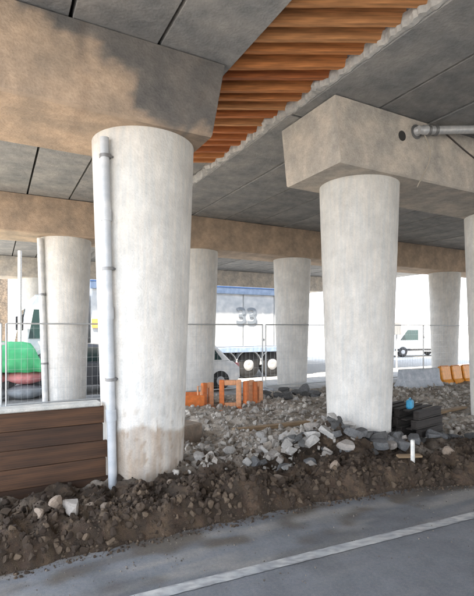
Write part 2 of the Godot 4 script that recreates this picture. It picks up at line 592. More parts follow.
func column_mesh(r0: float, r1: float, h: float) -> ArrayMesh:
	var prof := []
	for i in 41:
		var f := i / 40.0
		prof.append([lerpf(r0, r1, f) + 0.0008 * sin(i * 1.7) , -0.25 + (h + 0.25) * f])
	return lathe(prof, 72)

func build_viaduct() -> void:
	# columns
	var shaft := column_mesh(0.475, 0.62, CAP_Y)
	var rows := [
		[1.64, -5.5, "white tapered column with grey downpipe beside the plank hoarding"],
		[5.13, -5.42, "white tapered column standing in a heap of broken asphalt"],
		[8.95, -5.5, "tapered column beyond the stack of dark pallets, in line with the rubble-heap column"],
		[1.62, -12.3, "tapered column with white downpipe behind the plank hoarding and mesh fence"],
		[5.28, -12.3, "tapered column behind the orange steel frames"],
		[8.7, -12.3, "tapered column behind the mesh fence at the white trailer's rear end"],
		[16.35, -12.3, "shaded tapered column behind the orange plastic road barriers"],
		[12.5, -12.3, "tapered column behind the mesh fence, directly beyond the asphalt heap column"],
		[12.75, -5.5, "tapered column further along under the pale cap with slanted end", "tapered columns under the pale cap"],
		[16.55, -5.5, "tapered column further along under the pale cap with slanted end", "tapered columns under the pale cap"],
		[20.35, -5.5, "tapered column further along under the pale cap with slanted end", "tapered columns under the pale cap"],
		[20.2, -12.3, "tapered column further along under the long brown cap", "tapered columns under the brown cap"],
		[1.62, -22.6, "tapered column under the rearmost cap behind the white truck", "rear columns"],
		[5.28, -22.6, "tapered column under the rearmost cap behind the white truck", "rear columns"],
		[8.7, -22.6, "tapered column under the rearmost cap behind the white truck", "rear columns"],
		[12.5, -22.6, "tapered column under the rearmost cap behind the white truck", "rear columns"],
		[16.35, -22.6, "tapered column under the rearmost cap behind the white truck", "rear columns"],
		[1.64, 6.4, "added unseen tapered column across the road, blocking front light", "added light-blocking columns across the road"],  # row behind the viewer, unseen, added to block light from the front
		[5.13, 6.4, "added unseen tapered column across the road, blocking front light", "added light-blocking columns across the road"],
		[8.95, 6.4, "added unseen tapered column across the road, blocking front light", "added light-blocking columns across the road"],
		[12.75, 6.4, "added unseen tapered column across the road, blocking front light", "added light-blocking columns across the road"]]
	for i in rows.size():
		var r: Array = rows[i]
		var c := thing("concrete_column", r[2], "column", Vector3(r[0], 0, r[1]), r[3] if r.size() > 3 else "tapered viaduct columns")
		mi("shaft", shaft if i > 0 else brown_foot_column_mesh(0.475, 0.62, CAP_Y, 0.35), M.column, c, Vector3.ZERO, Vector3(0, i * 1.3, 0))
	# caps
	tag(mi("pier_cap", cap_mesh(-3.0, 2.42, 0.15, 0.17, true, 0.75), M.cap, self, Vector3(0, CAP_Y, -5.46)),
		"brown concrete pier cap with dark damp stain on its face", "pier cap", "pier caps")
	tag(mi("pier_cap", cap_mesh(4.03, 28.0, 0.1, 0.1, false, 0.0, 0.64), M.cap_pale, self, Vector3(0, CAP_Y, -5.34)),
		"pale concrete pier cap with slanted end and drain pipe", "pier cap", "pier caps")
	tag(mi("pier_cap", cap_mesh(-3.0, 28.0, 0.15, 0.1, false, 0.0), M.cap, self, Vector3(0, CAP_Y, -12.3)),
		"long brown pier cap above the columns behind the mesh fence", "pier cap", "pier caps")
	tag(mi("pier_cap", cap_mesh(-3.0, 18.0, 0.15, 0.1, false, 0.0), M.cap_pale, self, Vector3(0, CAP_Y, -22.6)),
		"far pier cap just above the roof of the white truck", "pier cap", "pier caps")
	tag(mi("pier_cap", cap_mesh(-3.0, 28.0, 0.15, 0.1, false, 0.0), M.cap_pale, self, Vector3(0, CAP_Y, 6.4)),  # cap of the unseen row added behind the viewer
		"added unseen pale pier cap across the road, helping block front light", "pier cap", "pier caps")
	# decks
	var spans := [[16.0, 4.97], [4.94, -5.47], [-5.5, -12.95], [-14.5, -22.57], [-22.6, -24.5]]  # spans behind the viewer are unseen, added to shut out front light
	var dl := thing("viaduct_deck", "grey concrete deck beams over the damp-stained cap", "bridge deck", Vector3(0, DECK_Y, 0), "viaduct decks")
	var dr := thing("viaduct_deck", "grey concrete deck beams over the pale cap with slanted end", "bridge deck", Vector3(0, DECK_Y, 0), "viaduct decks")
	var k := 0
	for s in spans:
		var length: float = s[0] - s[1]
		for b in 6:
			var o := mi("deck_beam", cbox(Vector3(length - 0.02, 0.6, 0.93 - 0.04), 0.005), M["deck%d" % ((k * 7 + b * 3) % 5)], dl)
			o.position = Vector3(LEFT_EDGE - 0.93 * (b + 0.5), 0.3 + 0.004 * ((b * 5 + k) % 3), (s[0] + s[1]) / 2)
			o.rotation.y = PI / 2
		for b in (24 if s[1] > -13.0 else 18):  # outermost beams of the near spans added out of view to cut light
			var o := mi("deck_beam", cbox(Vector3(length - 0.02, 0.6, 1.02 - 0.045), 0.005), M["deck%d" % ((k * 3 + b * 2 + 1) % 5)], dr)
			o.position = Vector3(RIGHT_EDGE + 1.02 * (b + 0.5), 0.3 + 0.004 * ((b * 7 + k) % 3), (s[0] + s[1]) / 2)
			o.rotation.y = PI / 2
		k += 1
	mi("deck_slab", cbox(Vector3(28.95, 0.25, 5.7), 0.01), M.slab, dl, Vector3(LEFT_EDGE - 2.8, 0.75, 1.52), Vector3(0, PI / 2, 0))
	mi("deck_slab", cbox(Vector3(10.0, 0.25, 5.7), 0.01), M.slab, dl, Vector3(LEFT_EDGE - 2.8, 0.75, -19.5), Vector3(0, PI / 2, 0))
	mi("deck_slab", cbox(Vector3(28.95, 0.25, 24.5), 0.01), M.slab, dr, Vector3(RIGHT_EDGE + 12.25, 0.75, 1.52), Vector3(0, PI / 2, 0))
	mi("deck_slab", cbox(Vector3(10.0, 0.25, 18.4), 0.01), M.slab, dr, Vector3(RIGHT_EDGE + 9.2, 0.75, -19.5), Vector3(0, PI / 2, 0))
	mi("closure_slab", cbox(Vector3(4.7, 0.2, 1.3), 0.01), M.deck2, dr, Vector3((LEFT_EDGE + RIGHT_EDGE) / 2, 0.3, -10.6), Vector3(0, PI / 2, 0))
	mi("closure_slab", cbox(Vector3(10.0, 0.2, 1.29), 0.01), M.deck2, dr, Vector3((LEFT_EDGE + RIGHT_EDGE) / 2, 0.3, -19.5), Vector3(0, PI / 2, 0))
	# ragged mortar that ran down at the edge of the right deck
	var rings := []
	for i in 420:
		var z := -0.7 - 8.8 * i / 419.0
		var e := absf(nf.get_noise_2d(z * 520.0, 3.0)) + absf(nz.get_noise_2d(z * 130.0, 8.0))
		var wdt := 0.015 + 0.13 * e * (0.3 + 1.5 * absf(nz.get_noise_2d(z * 60.0, 77.0)))
		var dep := 0.02 + 0.1 * absf(nf.get_noise_2d(z * 260.0, 50.0))
		var ring := PackedVector3Array()
		for p in [[0.02, 0.16], [-wdt * 0.6, 0.15], [-wdt, 0.05], [-wdt * 0.8, -dep * 0.3], [0.0, -dep * 0.45], [0.05, -0.004], [0.05, 0.1]]:
			ring.append(Vector3(RIGHT_EDGE + p[0], p[1] + 0.03, z))
		rings.append(ring)
	mi("mortar_lip", loft(rings), M.mortar, dr)
	# downpipes
	var a_view := atan2(-1.64, 5.5) - 0.68
	var pts := []
	var p_at := func(cx: float, cz: float, ang: float, y: float, off: float) -> Vector3:
		var rr := lerpf(0.475, 0.62, y / CAP_Y) + off
		return Vector3(cx + sin(ang) * rr, y, cz + cos(ang) * rr)
	for i in 20:
		pts.append(p_at.call(1.64, -5.5, a_view, 0.02 + 4.0 * i / 19.0, 0.07))
	var dp := thing("downpipe", "grey downpipe strapped to the white column beside the plank hoarding", "pipe", Vector3.ZERO, "downpipes")
	mi("pipe", tube(pts, 0.05, 16), M.pipe, dp)
	for y in [0.85, 2.0, 3.1]:
		mi("coupler", tube([p_at.call(1.64, -5.5, a_view, y, 0.07), p_at.call(1.64, -5.5, a_view, y + 0.13, 0.07)], 0.059, 16), M.pipe, dp)
	for y in [2.55, 3.8, 1.3]:
		mi("clamp", tube([p_at.call(1.64, -5.5, a_view, y, 0.06), p_at.call(1.64, -5.5, a_view, y + 0.035, 0.06)], 0.066, 16), M.clamp, dp)
		mi("bracket", tube([p_at.call(1.64, -5.5, a_view + 0.09, y + 0.02, -0.01), p_at.call(1.64, -5.5, a_view + 0.04, y + 0.02, 0.08)], 0.014, 8), M.clamp, dp)
	var a2 := atan2(-1.62, 12.3) - 1.0
	pts = []
	for i in 12:
		pts.append(p_at.call(1.62, -12.3, a2, 0.0 + 4.1 * i / 11.0, 0.09))
	var dp2 := thing("downpipe", "white downpipe strapped to the column behind the plank hoarding", "pipe", Vector3.ZERO, "downpipes")
	mi("pipe", tube(pts, 0.07, 12), M.white_pipe, dp2)
	for y in [1.0, 2.7]:
		mi("clamp", tube([p_at.call(1.62, -12.3, a2, y, 0.08), p_at.call(1.62, -12.3, a2, y + 0.05, 0.08)], 0.085, 12), M.clamp, dp2)
	# drain pipe on the pale cap
	var dq := thing("drain_pipe", "galvanised drain pipe with flange sticking out of the pale cap", "pipe", Vector3(5.6, 4.86, -4.72))
	mi("pipe", tube([Vector3(-0.05, -0.01, 0.1), Vector3(0.1, 0.0, 0.13), Vector3(0.5, 0.05, 0.24), Vector3(1.7, 0.2, 0.55)], 0.062, 16), M.steel, dq)
	mi("flange", tube([Vector3(0, 0, -0.02), Vector3(0, 0, 0.03)], 0.11, 16), M.clamp, dq)
	mi("elbow", tube([Vector3(0, 0, 0.0), Vector3(0, 0, 0.07), Vector3(0.03, 0.0, 0.12), Vector3(0.12, 0.005, 0.14)], 0.07, 14), M.steel, dq)
	for i in 2:
		mi("collar", tube([Vector3(0.1 + i * 0.12, 0.0 + i * 0.015, 0.13 + i * 0.03), Vector3(0.14 + i * 0.12, 0.006 + i * 0.015, 0.142 + i * 0.03)], 0.082, 14), M.clamp, dq)
	tag(mi("drain_hole", tube([Vector3(5.3, 4.74, -4.72), Vector3(5.3, 4.74, -4.695)], 0.075, 20), M.hole), "dark round hole in the face of the pale cap", "hole")
	var w := []
	for i in 14:
		var f := i / 13.0
		w.append(Vector3(5.62 + 0.09 * sin(f * 3.4) - 0.1 * f * f, 4.76 - 0.78 * f, -4.56 + 0.04 * sin(f * 5.0)))
	tag(mi("hanging_wire", tube(w, 0.009, 6), M.wire), "thin loose wire hanging from the drain pipe", "wire")
	tag(mi("dark_line", tube([Vector3(6.25, 4.97, -4.69), Vector3(6.7, 4.8, -4.69), Vector3(7.3, 4.6, -4.69), Vector3(8.2, 4.25, -4.69)], 0.012, 6), M.dark_line),
		"thin dark line running down the face of the pale cap", "dark_line")  # thin dark tube drawn as a diagonal line on the cap face

func build_formwork() -> void:
	var f := thing("timber_formwork", "orange timber joists and boards closing the gap between decks", "formwork", Vector3(3.195, DECK_Y, 0))
	var a := deg_to_rad(TURN)
	var cs := cos(a)
	var sn := sin(a)
	for i in 21:
		var d := 3.45 + 0.268 * i + rng.randf_range(-0.02, 0.02)
		var hw := 0.032
		var y0 := 0.09 + rng.randf_range(-0.012, 0.012)
		var y1 := 0.32
		var g := 0.652
		var rings := []
		for k in 7:
			var e := -1.0 + k / 3.0
			var ring := PackedVector3Array()
			var sag := rng.randf_range(-0.003, 0.003)
			for p in [[y0, -hw], [y1, -hw], [y1, hw], [y0, hw]]:
				ring.append(Vector3((e * g + p[1] * sn) / cs, p[0] + sag, p[1]))
			rings.append(ring)
		mi("joist", loft(rings), M["joist%d" % (rng.randi() % 4)], f, Vector3(0, 0, (3.195 * sn - d) / cs), Vector3(0, -a + rng.randf_range(-0.012, 0.012), 0))
	for i in 15:
		mi("board", cbox(Vector3(1.3, 0.022, 1.67), 0.004), M.ply, f, Vector3(0, 0.335 + 0.0225 * (i % 2), 15.56 - 1.645 * i))

# ---------------------------------------------------------------- hoarding
func build_hoarding() -> void:
	var h := thing("plank_hoarding", "dark brown timber plank hoarding with pale concrete coping beside the column", "hoarding", Vector3(0, 0, -5.36))
	var y := -0.04
	var hs := [0.215, 0.22, 0.2, 0.2, 0.2]
	for i in 5:
		var x1: float = 1.12 + [0.05, 0.02, 0.035, -0.01, 0.0][i]
		var x0 := -3.4 + 0.05 * i
		for part in 2:
			var b0 := x0 if part == 0 else -1.2 + 0.3 * (i % 2)
			var b1 := -1.21 + 0.3 * (i % 2) if part == 0 else x1
			mi("plank", cbox(Vector3(b1 - b0, hs[i] - 0.004, 0.035), 0.005, 0.003), M["plank%d" % ((i + part) % 3)], h, Vector3((b0 + b1) / 2, y + hs[i] / 2, 0.004 * ((i * 3) % 4)), Vector3(rng.randf_range(-0.03, 0.03), 0, 0))
		y += hs[i]
	mi("added_light_stop", cbox(Vector3(4.45, 0.96, 0.018), 0.004), M.dark_wood, h, Vector3(-1.14, 0.45, -0.034))  # dark board added behind the planks to stop light in their joints
	for x in [-3.0, -1.3, 0.5]:
		mi("post", cbox(Vector3(1.05, 0.09, 0.09), 0.008), M.plank1, h, Vector3(x, 0.45, -0.092), Vector3(0, 0, PI / 2))
	for i in 3:
		mi("coping", cbox(Vector3(1.5 if i < 2 else 1.52, 0.05, 0.2), 0.012), M.coping, h, Vector3(-2.7 + 1.51 * i, y + 0.028, -0.05))

# ---------------------------------------------------------------- rubble
func scatter(called: String, n: int, meshes: Array, m: Material, pick: Callable, label: String, category: String) -> void:
	var root := thing(called, label, category)
	root.set_meta("kind", "stuff")
	for k in meshes.size():
		var mm := MultiMesh.new()
		mm.transform_format = MultiMesh.TRANSFORM_3D
		mm.use_colors = true
		mm.mesh = meshes[k]
		mm.instance_count = n
		for i in n:
			var p: Array = pick.call()
			var b := Basis.from_euler(Vector3(rng.randf() * TAU, rng.randf() * TAU, rng.randf() * TAU)).scaled(Vector3.ONE * p[1])
			mm.set_instance_transform(i, Transform3D(b, p[0]))
			mm.set_instance_color(i, p[2])
		var o := MultiMeshInstance3D.new()
		o.name = "pieces"
		o.multimesh = mm
		o.material_override = m
		o.set_meta("kind", "stuff")
		root.add_child(o, true)

func piece(called: String, mesh: Mesh, m: Material, x: float, z: float, s: float, lift: float, rot: Vector3, label: String, group: String) -> void:
	var o := mi(called, mesh, m, self, Vector3(x, dirt(x, z) + lift, z), rot)
	o.scale = Vector3.ONE * s
	tag(o, label, "rubble", group)

func build_rubble() -> void:
	var clod := func() -> Array:
		var x := rng.randf_range(-0.5, 9.0)
		var t := absf(rng.randfn()) * 0.55 - 0.12
		if rng.randf() < 0.25:
			t = rng.randf_range(0.1, 1.8)
		var z := road_edge(x) - t
		var s := 0.012 + 0.06 * pow(rng.randf(), 4.0)
		if t < 0.02:
			s *= 0.45
		var y: float = maxf(dirt(x, z), 0.0) + s * 0.15
		var c := Color(0.045, 0.028, 0.017).lerp(Color(0.17, 0.12, 0.078), rng.randf() * rng.randf() * 1.2)
		return [Vector3(x, y, z), s, c]
	scatter("soil_clods", 1500, rocks, M.clod, clod, "brown soil clods strewn along the bank at the road edge", "soil")
	var crumb := func() -> Array:
		var x := rng.randf_range(-0.2, 8.0)
		var t := pow(rng.randf(), 2.2) * 1.3
		var s := 0.004 + 0.011 * pow(rng.randf(), 3.0)
		var g := rng.randf_range(0.07, 0.3)
		return [Vector3(x, s * 0.3, road_edge(x) + t), s, Color(g, g * 0.85, g * 0.7)]
	scatter("road_grit", 260, rocks.slice(0, 4), M.clod, crumb, "small crumbs of earth scattered over the road shoulder", "grit")
	var bit := func() -> Array:
		var x := rng.randf_range(1.8, 13.0)
		var z := rng.randf_range(-10.8, -5.0)
		var s := 0.025 + 0.085 * pow(rng.randf(), 3.5)
		var g := rng.randf_range(0.36, 0.7)
		return [Vector3(x, dirt(x, z) + s * 0.2, z), s, Color(g, g * 0.91, g * 0.8)]
	scatter("rubble_bits", 650, rocks, M.clod, bit, "pale crushed rubble covering the ground between the columns", "rubble")
	var bit2 := func() -> Array:
		var x := rng.randf_range(1.9, 6.0)
		var z := rng.randf_range(-6.6, -4.7)
		var s := 0.03 + 0.06 * pow(rng.randf(), 2.5)
		var g := rng.randf_range(0.36, 0.7)
		return [Vector3(x, dirt(x, z) + s * 0.2, z), s, Color(g, g * 0.92, g * 0.82)]
	scatter("rubble_bits", 60, slabs, M.clod, bit2, "pale broken stone bits lying between the two nearest columns", "rubble")
	# heap of broken asphalt against the column
	var tone := "broken %s slab in the heap at the foot of the column beside the pallets"
	var heap := [[3.05, -4.95, 0.2], [3.3, -4.8, 0.26], [3.5, -5.05, 0.3], [3.62, -4.72, 0.24], [3.8, -5.0, 0.36], [3.85, -4.65, 0.2], [4.0, -5.2, 0.34], [4.1, -4.9, 0.3], [4.2, -5.35, 0.34], [4.15, -4.62, 0.26], [4.35, -5.1, 0.36], [4.4, -4.75, 0.3], [4.3, -5.45, 0.28], [4.6, -4.85, 0.34], [4.55, -4.55, 0.22], [4.75, -4.65, 0.36], [4.95, -4.8, 0.42], [5.15, -4.6, 0.34], [5.3, -4.8, 0.4], [5.5, -4.65, 0.32], [5.65, -4.9, 0.3], [5.85, -4.6, 0.24], [4.05, -5.55, 0.26], [3.75, -5.4, 0.24], [4.5, -5.3, 0.3], [3.3, -5.3, 0.2]]
	for i in heap.size():
		var p: Array = heap[i]
		var dark: bool = p[0] > 4.3
		var m: Material = M["rub%d" % (i % 2)] if dark or i % 3 == 0 else M["rub%d" % (1 + i % 3)]
		piece("asphalt_chunk", slabs[i % 8], m, p[0], p[1], p[2] * 0.74, p[2] * 0.12, Vector3(rng.randf_range(-0.5, 0.7), rng.randf() * TAU, rng.randf_range(-0.5, 0.5)),
			tone % ("dark asphalt" if m == M.rub0 or m == M.rub1 else "pale concrete"), "broken slabs heaped at the column foot")
	for i in 34:
		var x := 3.4 + rng.randf() * 1.3 if i % 2 == 0 else 2.9 + rng.randf() * 2.6
		var z := -5.35 + rng.randf() * 0.6 if i % 2 == 0 else -5.0 + rng.randf() * 0.45
		var m: Material = M["rub%d" % (i % 4)]
		piece("asphalt_chunk", slabs[(i + 3) % 8], m, x, z, rng.randf_range(0.09, 0.22), (0.12 if i % 2 == 0 else 0.03) + rng.randf() * 0.05, Vector3(rng.randf_range(-0.8, 0.9), rng.randf() * TAU, rng.randf_range(-0.6, 0.6)),
			tone % ("dark asphalt" if m == M.rub0 or m == M.rub1 else "pale concrete"), "broken slabs heaped at the column foot")
	# pale concrete lumps between the columns
	for i in 46:
		var x := rng.randf_range(2.2, 3.9)
		var z := rng.randf_range(-6.3, -4.9)
		if i > 26:
			x = rng.randf_range(3.0, 9.0)
			z = rng.randf_range(-9.3, -6.3)
		var where := "pale concrete lump lying between the two nearest columns" if i <= 26 else "pale concrete lump lying on the rubble beyond the long timber"
		piece("concrete_lump", rocks[i % 8] if i % 2 == 0 else slabs[i % 8], M["rub%d" % (2 + i % 2)], x, z, rng.randf_range(0.08, 0.2), 0.02, Vector3(rng.randf_range(-0.4, 0.4), rng.randf() * TAU, rng.randf_range(-0.4, 0.4)),
			where, "pale lumps on the rubble ground")
	# dark pile in front of the fence
	for i in 16:
		var x := 6.6 + rng.randfn() * 0.7
		var z := -9.6 + rng.randfn() * 0.35
		piece("asphalt_chunk", slabs[i % 8], M["rub%d" % (i % 2)], x, z, rng.randf_range(0.18, 0.36), 0.05 + 0.1 * rng.randf(), Vector3(rng.randf_range(-0.6, 0.6), rng.randf() * TAU, rng.randf_range(-0.4, 0.4)),
			"dark broken slab in the low heap beside the orange frames", "dark slabs beside the orange frames")
	# stones on top of the soil bank
	var crest := [[0.35, 0.42], [0.5, 0.45], [0.62, 0.4], [0.78, 0.5], [0.92, 0.44], [1.7, 0.75], [2.1, 0.9], [2.55, 0.8], [2.9, 0.5], [3.6, 0.4], [4.6, 0.45], [5.3, 0.5]]
	for i in crest.size():
		var x: float = crest[i][0]
		piece("soil_lump", rocks[i % 8], M.brown_block if i != 2 else M.rub3, x, road_edge(x) - crest[i][1], rng.randf_range(0.09, 0.15), 0.03, Vector3(rng.randf(), rng.randf() * 6.0, rng.randf()),
			"stony lump of earth on the crest of the soil bank", "lumps along the soil bank")

# ---------------------------------------------------------------- things on the building site
func build_site_things() -> void:
	# brown block beside the downpipe column
	tag(mi("concrete_block", cbox(Vector3(0.55, 0.36, 0.4), 0.02), M.brown_block, self, Vector3(2.72, dirt(2.75, -6.85) + 0.15, -6.95), Vector3(0, 0.35, 0.02)),
		"brown concrete block lying beside the column with the grey downpipe", "block")
	# long timber on the rubble
	var p0 := Vector3(3.64, 0.12, -6.9)
	var p1 := Vector3(5.35, 0.14, -6.75)
	tag(mi("timber_beam", cbox(Vector3(p0.distance_to(p1), 0.07, 0.12), 0.008, 0.004), M.timber, self, (p0 + p1) / 2, Vector3(0, -atan2(p1.z - p0.z, p1.x - p0.x), 0.01)),
		"long weathered timber lying on the pale rubble", "timber")
	tag(mi("timber_beam", cbox(Vector3(1.9, 0.05, 0.14), 0.008, 0.004), M.timber, self, Vector3(8.1, dirt(8.1, -6.2) + 0.06, -6.2), Vector3(0, 0.12, 0.0)),
		"pale board lying on the ground beyond the dark pallets", "timber")
	# stake
	var sk := thing("marker_stake", "white wooden stake driven into the soil by the dark pallets", "stake", Vector3(4.68, dirt(4.68, -3.98) - 0.05, -3.98))
	mi("shaft", cbox(Vector3(0.52, 0.042, 0.042), 0.006), M.white_post, sk, Vector3(0, 0.17, 0), Vector3(0, 0.3, PI / 2 + 0.02))
	tag(mi("board_offcut", cbox(Vector3(0.34, 0.03, 0.08), 0.005), M.timber, self, Vector3(4.78, dirt(4.78, -4.12) + 0.06, -4.12), Vector3(0.1, -0.3, -0.03)),
		"short board offcut lying at the foot of the white stake", "board")
	# dark pallets
	for k in 4:
		var pl := thing("pallet", "dark timber pallet, number %s from the ground in the stack beside the rubble column" % ["one", "two", "three", "four"][k], "pallet", Vector3(6.12 + 0.02 * (k % 2), dirt(6.2, -5.2) - 0.04 + 0.142 * k, -5.25 - 0.02 * k), "dark stacked pallets")
		pl.rotation.y = 0.2 + [0.0, 0.06, -0.05, 0.03][k]
		for i in 5:
			mi("slat", cbox(Vector3(0.8, 0.022, 0.1), 0.004), M.dark_wood, pl, Vector3(0, 0.128, -0.34 + 0.17 * i))
		for i in 3:
			mi("bearer", cbox(Vector3(0.78, 0.09, 0.09), 0.005), M.dark_wood, pl, Vector3(0, 0.07, -0.33 + 0.33 * i))
			mi("slat", cbox(Vector3(0.78, 0.02, 0.1), 0.004), M.dark_wood, pl, Vector3(0, 0.013, -0.33 + 0.33 * i))
	var yb := dirt(6.2, -5.2) - 0.04 + 0.142 * 4
	var jc := thing("jerrycan", "bright blue jerrycan on top of the dark pallets", "jerrycan", Vector3(5.93, yb, -5.1))
	jc.rotation.y = 0.4
	jc.scale = Vector3.ONE * 0.72
	mi("body", cbox(Vector3(0.2, 0.2, 0.13), 0.03), M.cyan, jc, Vector3(0, 0.1, 0))
	mi("handle", tube([Vector3(-0.05, 0.19, 0), Vector3(-0.05, 0.235, 0), Vector3(0.04, 0.235, 0), Vector3(0.04, 0.19, 0)], 0.012, 8), M.cyan, jc)
	mi("cap", lathe([[0.022, 0.19], [0.025, 0.2], [0.025, 0.235], [0.02, 0.24]], 14), M.black, jc, Vector3(0.075, 0, 0))
	for i in 5:
		piece("asphalt_chunk", slabs[(i + 2) % 8], M["rub%d" % (i % 2)], 5.75 + 0.28 * i, -4.75 + 0.08 * sin(i * 2.0), 0.22 + 0.06 * (i % 2), 0.05, Vector3(0.3 * sin(i), i * 1.3, 0.2),
			"dark broken slab lying in front of the dark pallets", "dark slabs in front of the pallets")
	# orange steel frames
	var fr := func(at: Vector3, w: float, h: float, turn: float, label: String) -> void:
		var o := thing("steel_frame", label, "frame", at, "orange steel frames")
		o.rotation.y = turn
		for s in [-1, 1]:
			mi("upright", cbox(Vector3(h, 0.12, 0.11), 0.014), M.orange_pale if s > 0 else M.orange, o, Vector3(s * (w / 2 - 0.06), h / 2, 0), Vector3(0, 0, PI / 2))
		for yy in [0.065, h - 0.065]:
			mi("rail", cbox(Vector3(w - 0.244, 0.12, 0.1), 0.012), M.orange_pale, o, Vector3(0, yy, 0))
		mi("foot", cbox(Vector3(0.5, 0.04, 0.09), 0.01), M.orange, o, Vector3(-w / 2 + 0.045, 0.02, 0.3), Vector3(0, PI / 2, 0))
		mi("foot", cbox(Vector3(0.5, 0.04, 0.09), 0.01), M.orange, o, Vector3(w / 2 - 0.045, 0.02, 0.3), Vector3(0, PI / 2, 0))
	fr.call(Vector3(4.88, 0.02, -9.4), 0.52, 0.66, -0.45, "square orange steel frame standing open among the orange frames")
	fr.call(Vector3(5.36, 0.02, -9.36), 0.4, 0.62, 0.55, "orange steel frame turned edgewise beside the dark slab heap")
	fr.call(Vector3(5.62, 0.02, -9.4), 0.3, 0.58, 0.2, "small orange steel frame at the end against the dark slab heap")
	fr.call(Vector3(4.38, 0.02, -9.6), 0.3, 0.6, 0.1, "narrow orange steel frame beside the orange skip")
	var tub := thing("orange_skip", "low orange steel skip tub at the end of the orange frames", "skip", Vector3(3.85, 0.02, -9.8))
	tub.rotation.y = -0.3
	mi("floor", cbox(Vector3(0.8, 0.04, 0.5), 0.01), M.orange, tub, Vector3(0, 0.06, 0))
	for s in [-1, 1]:
		mi("side", cbox(Vector3(0.95, 0.3, 0.03), 0.008), M.orange, tub, Vector3(0, 0.2, s * 0.27), Vector3(s * 0.15, 0, 0))
		mi("end", cbox(Vector3(0.52, 0.3, 0.03), 0.008), M.orange_pale, tub, Vector3(s * 0.44, 0.2, 0), Vector3(0, PI / 2, 0))
		mi("skid", cbox(Vector3(0.7, 0.06, 0.06), 0.01), M.black, tub, Vector3(0, 0.01, s * 0.16))
		mi("lifting_eye", tube([Vector3(s * 0.4, 0.33, 0.27), Vector3(s * 0.4, 0.55, 0.25), Vector3(s * 0.32, 0.55, 0.25), Vector3(s * 0.32, 0.33, 0.27)], 0.02, 8), M.orange_pale, tub)
	# orange plastic road barriers
	var proto: Node3D = null
	for i in 4:
		var pos := Vector3(13.2 + 0.52 * i, 0.0, -9.95 + 0.03 * i)
		var o: Node3D
		if i == 0:
			o = thing("road_barrier", "", "road barrier", pos, "orange plastic road barriers in a row")
			var prof := [Vector2(-0.2, 0.0), Vector2(-0.2, 0.12), Vector2(-0.14, 0.2), Vector2(-0.09, 0.45), Vector2(-0.06, 0.62), Vector2(0.06, 0.62), Vector2(0.09, 0.45), Vector2(0.14, 0.2), Vector2(0.2, 0.12), Vector2(0.2, 0.0)]
			mi("body", extrude(prof, 0.245, 0.03, 0.04), M.plastic_orange, o, Vector3.ZERO, Vector3(0, PI / 2, 0))
			mi("top_rib", cbox(Vector3(0.4, 0.035, 0.06), 0.012), M.orange_pale, o, Vector3(0, 0.632, 0))
			mi("foot", cbox(Vector3(0.3, 0.05, 0.46), 0.012), M.black, o, Vector3(0, 0.02, 0))
			proto = o
		else:
			o = proto.duplicate()
			o.name = numbered("road_barrier")
			add_child(o)
			o.position = pos
		o.set_meta("label", ["orange plastic road barrier at the concrete block end of the row", "second orange plastic road barrier from the concrete barrier block", "third orange plastic road barrier from the concrete barrier block", "fourth orange plastic road barrier from the concrete barrier block"][i])
		o.set_meta("group", "orange plastic road barriers in a row")
	var jb := [Vector2(-0.3, 0), Vector2(-0.3, 0.1), Vector2(-0.15, 0.28), Vector2(-0.1, 0.62), Vector2(0.1, 0.62), Vector2(0.15, 0.28), Vector2(0.3, 0.1), Vector2(0.3, 0)]
	tag(mi("concrete_barrier", extrude(jb, 0.75, 0.02, 0.02), M.barrier, self, Vector3(11.75, 0, -9.75), Vector3(0, PI / 2 - 0.1, 0)),
		"pale concrete barrier block next to the orange plastic barriers", "barrier")
	# tarpaulin-covered stack
	var rings := []
	for i in 30:
		var f := i / 29.0
		var x := -1.6 + 2.75 * f
		var ring := PackedVector3Array()
		for j in 25:
			var g := j / 24.0
			var ang := PI * g
			var zz := -cos(ang) * 0.55
			var yy := 0.82 + 0.62 * pow(sin(ang), 0.55) + 0.2 * sin(f * 2.6 + 0.3) * sin(ang)
			yy *= 1.0 - 0.35 * smoothstep(0.9, 1.0, f) * sin(ang)
			yy += 0.04 * nz.get_noise_2d(x * 160.0, g * 260.0) + 0.018 * nf.get_noise_2d(x * 240.0 + g * 300.0, g * 200.0)
			zz += 0.05 * nf.get_noise_2d(x * 330.0, g * 60.0) * (1.0 - sin(ang) * 0.5)
			ring.append(Vector3(x, yy, zz))
		rings.append(ring)
	tag(mi("tarpaulin", loft(rings, true), M.green, self, Vector3(0, -0.06, -13.35)), "bright green tarpaulin over a stack behind the mesh fence", "tarpaulin")
	for i in 6:
		var sack := thing("sack", ["pink sack", "pink sack", "pink sack", "grey sack", "grey sack", "grey sack"][i] + [" under the green tarpaulin in the upper layer", " under the green tarpaulin in the upper layer", " under the green tarpaulin in the upper layer", " on the ground under the green tarpaulin", " on the ground under the green tarpaulin", " on the ground under the green tarpaulin"][i], "sack", Vector3(-1.1 + 0.92 * (i % 3), 0.4 if i < 3 else 0.0, -13.3), "sacks under the green tarpaulin")
		var sr := []
		for a in 15:
			var f := a / 14.0
			var e := pow(sin(PI * clampf(f, 0.03, 0.97)), 0.4)
			var ring := PackedVector3Array()
			for b in 16:
				var an := TAU * b / 16
				ring.append(Vector3((f - 0.5) * 0.92, 0.2 + sin(an) * 0.2 * e, cos(an) * 0.46 * e + 0.02 * sin(a * 1.7)))
			sr.append(ring)
		mi("bag", loft(sr, true), M.pink if i < 3 else M.grey_bag, sack)

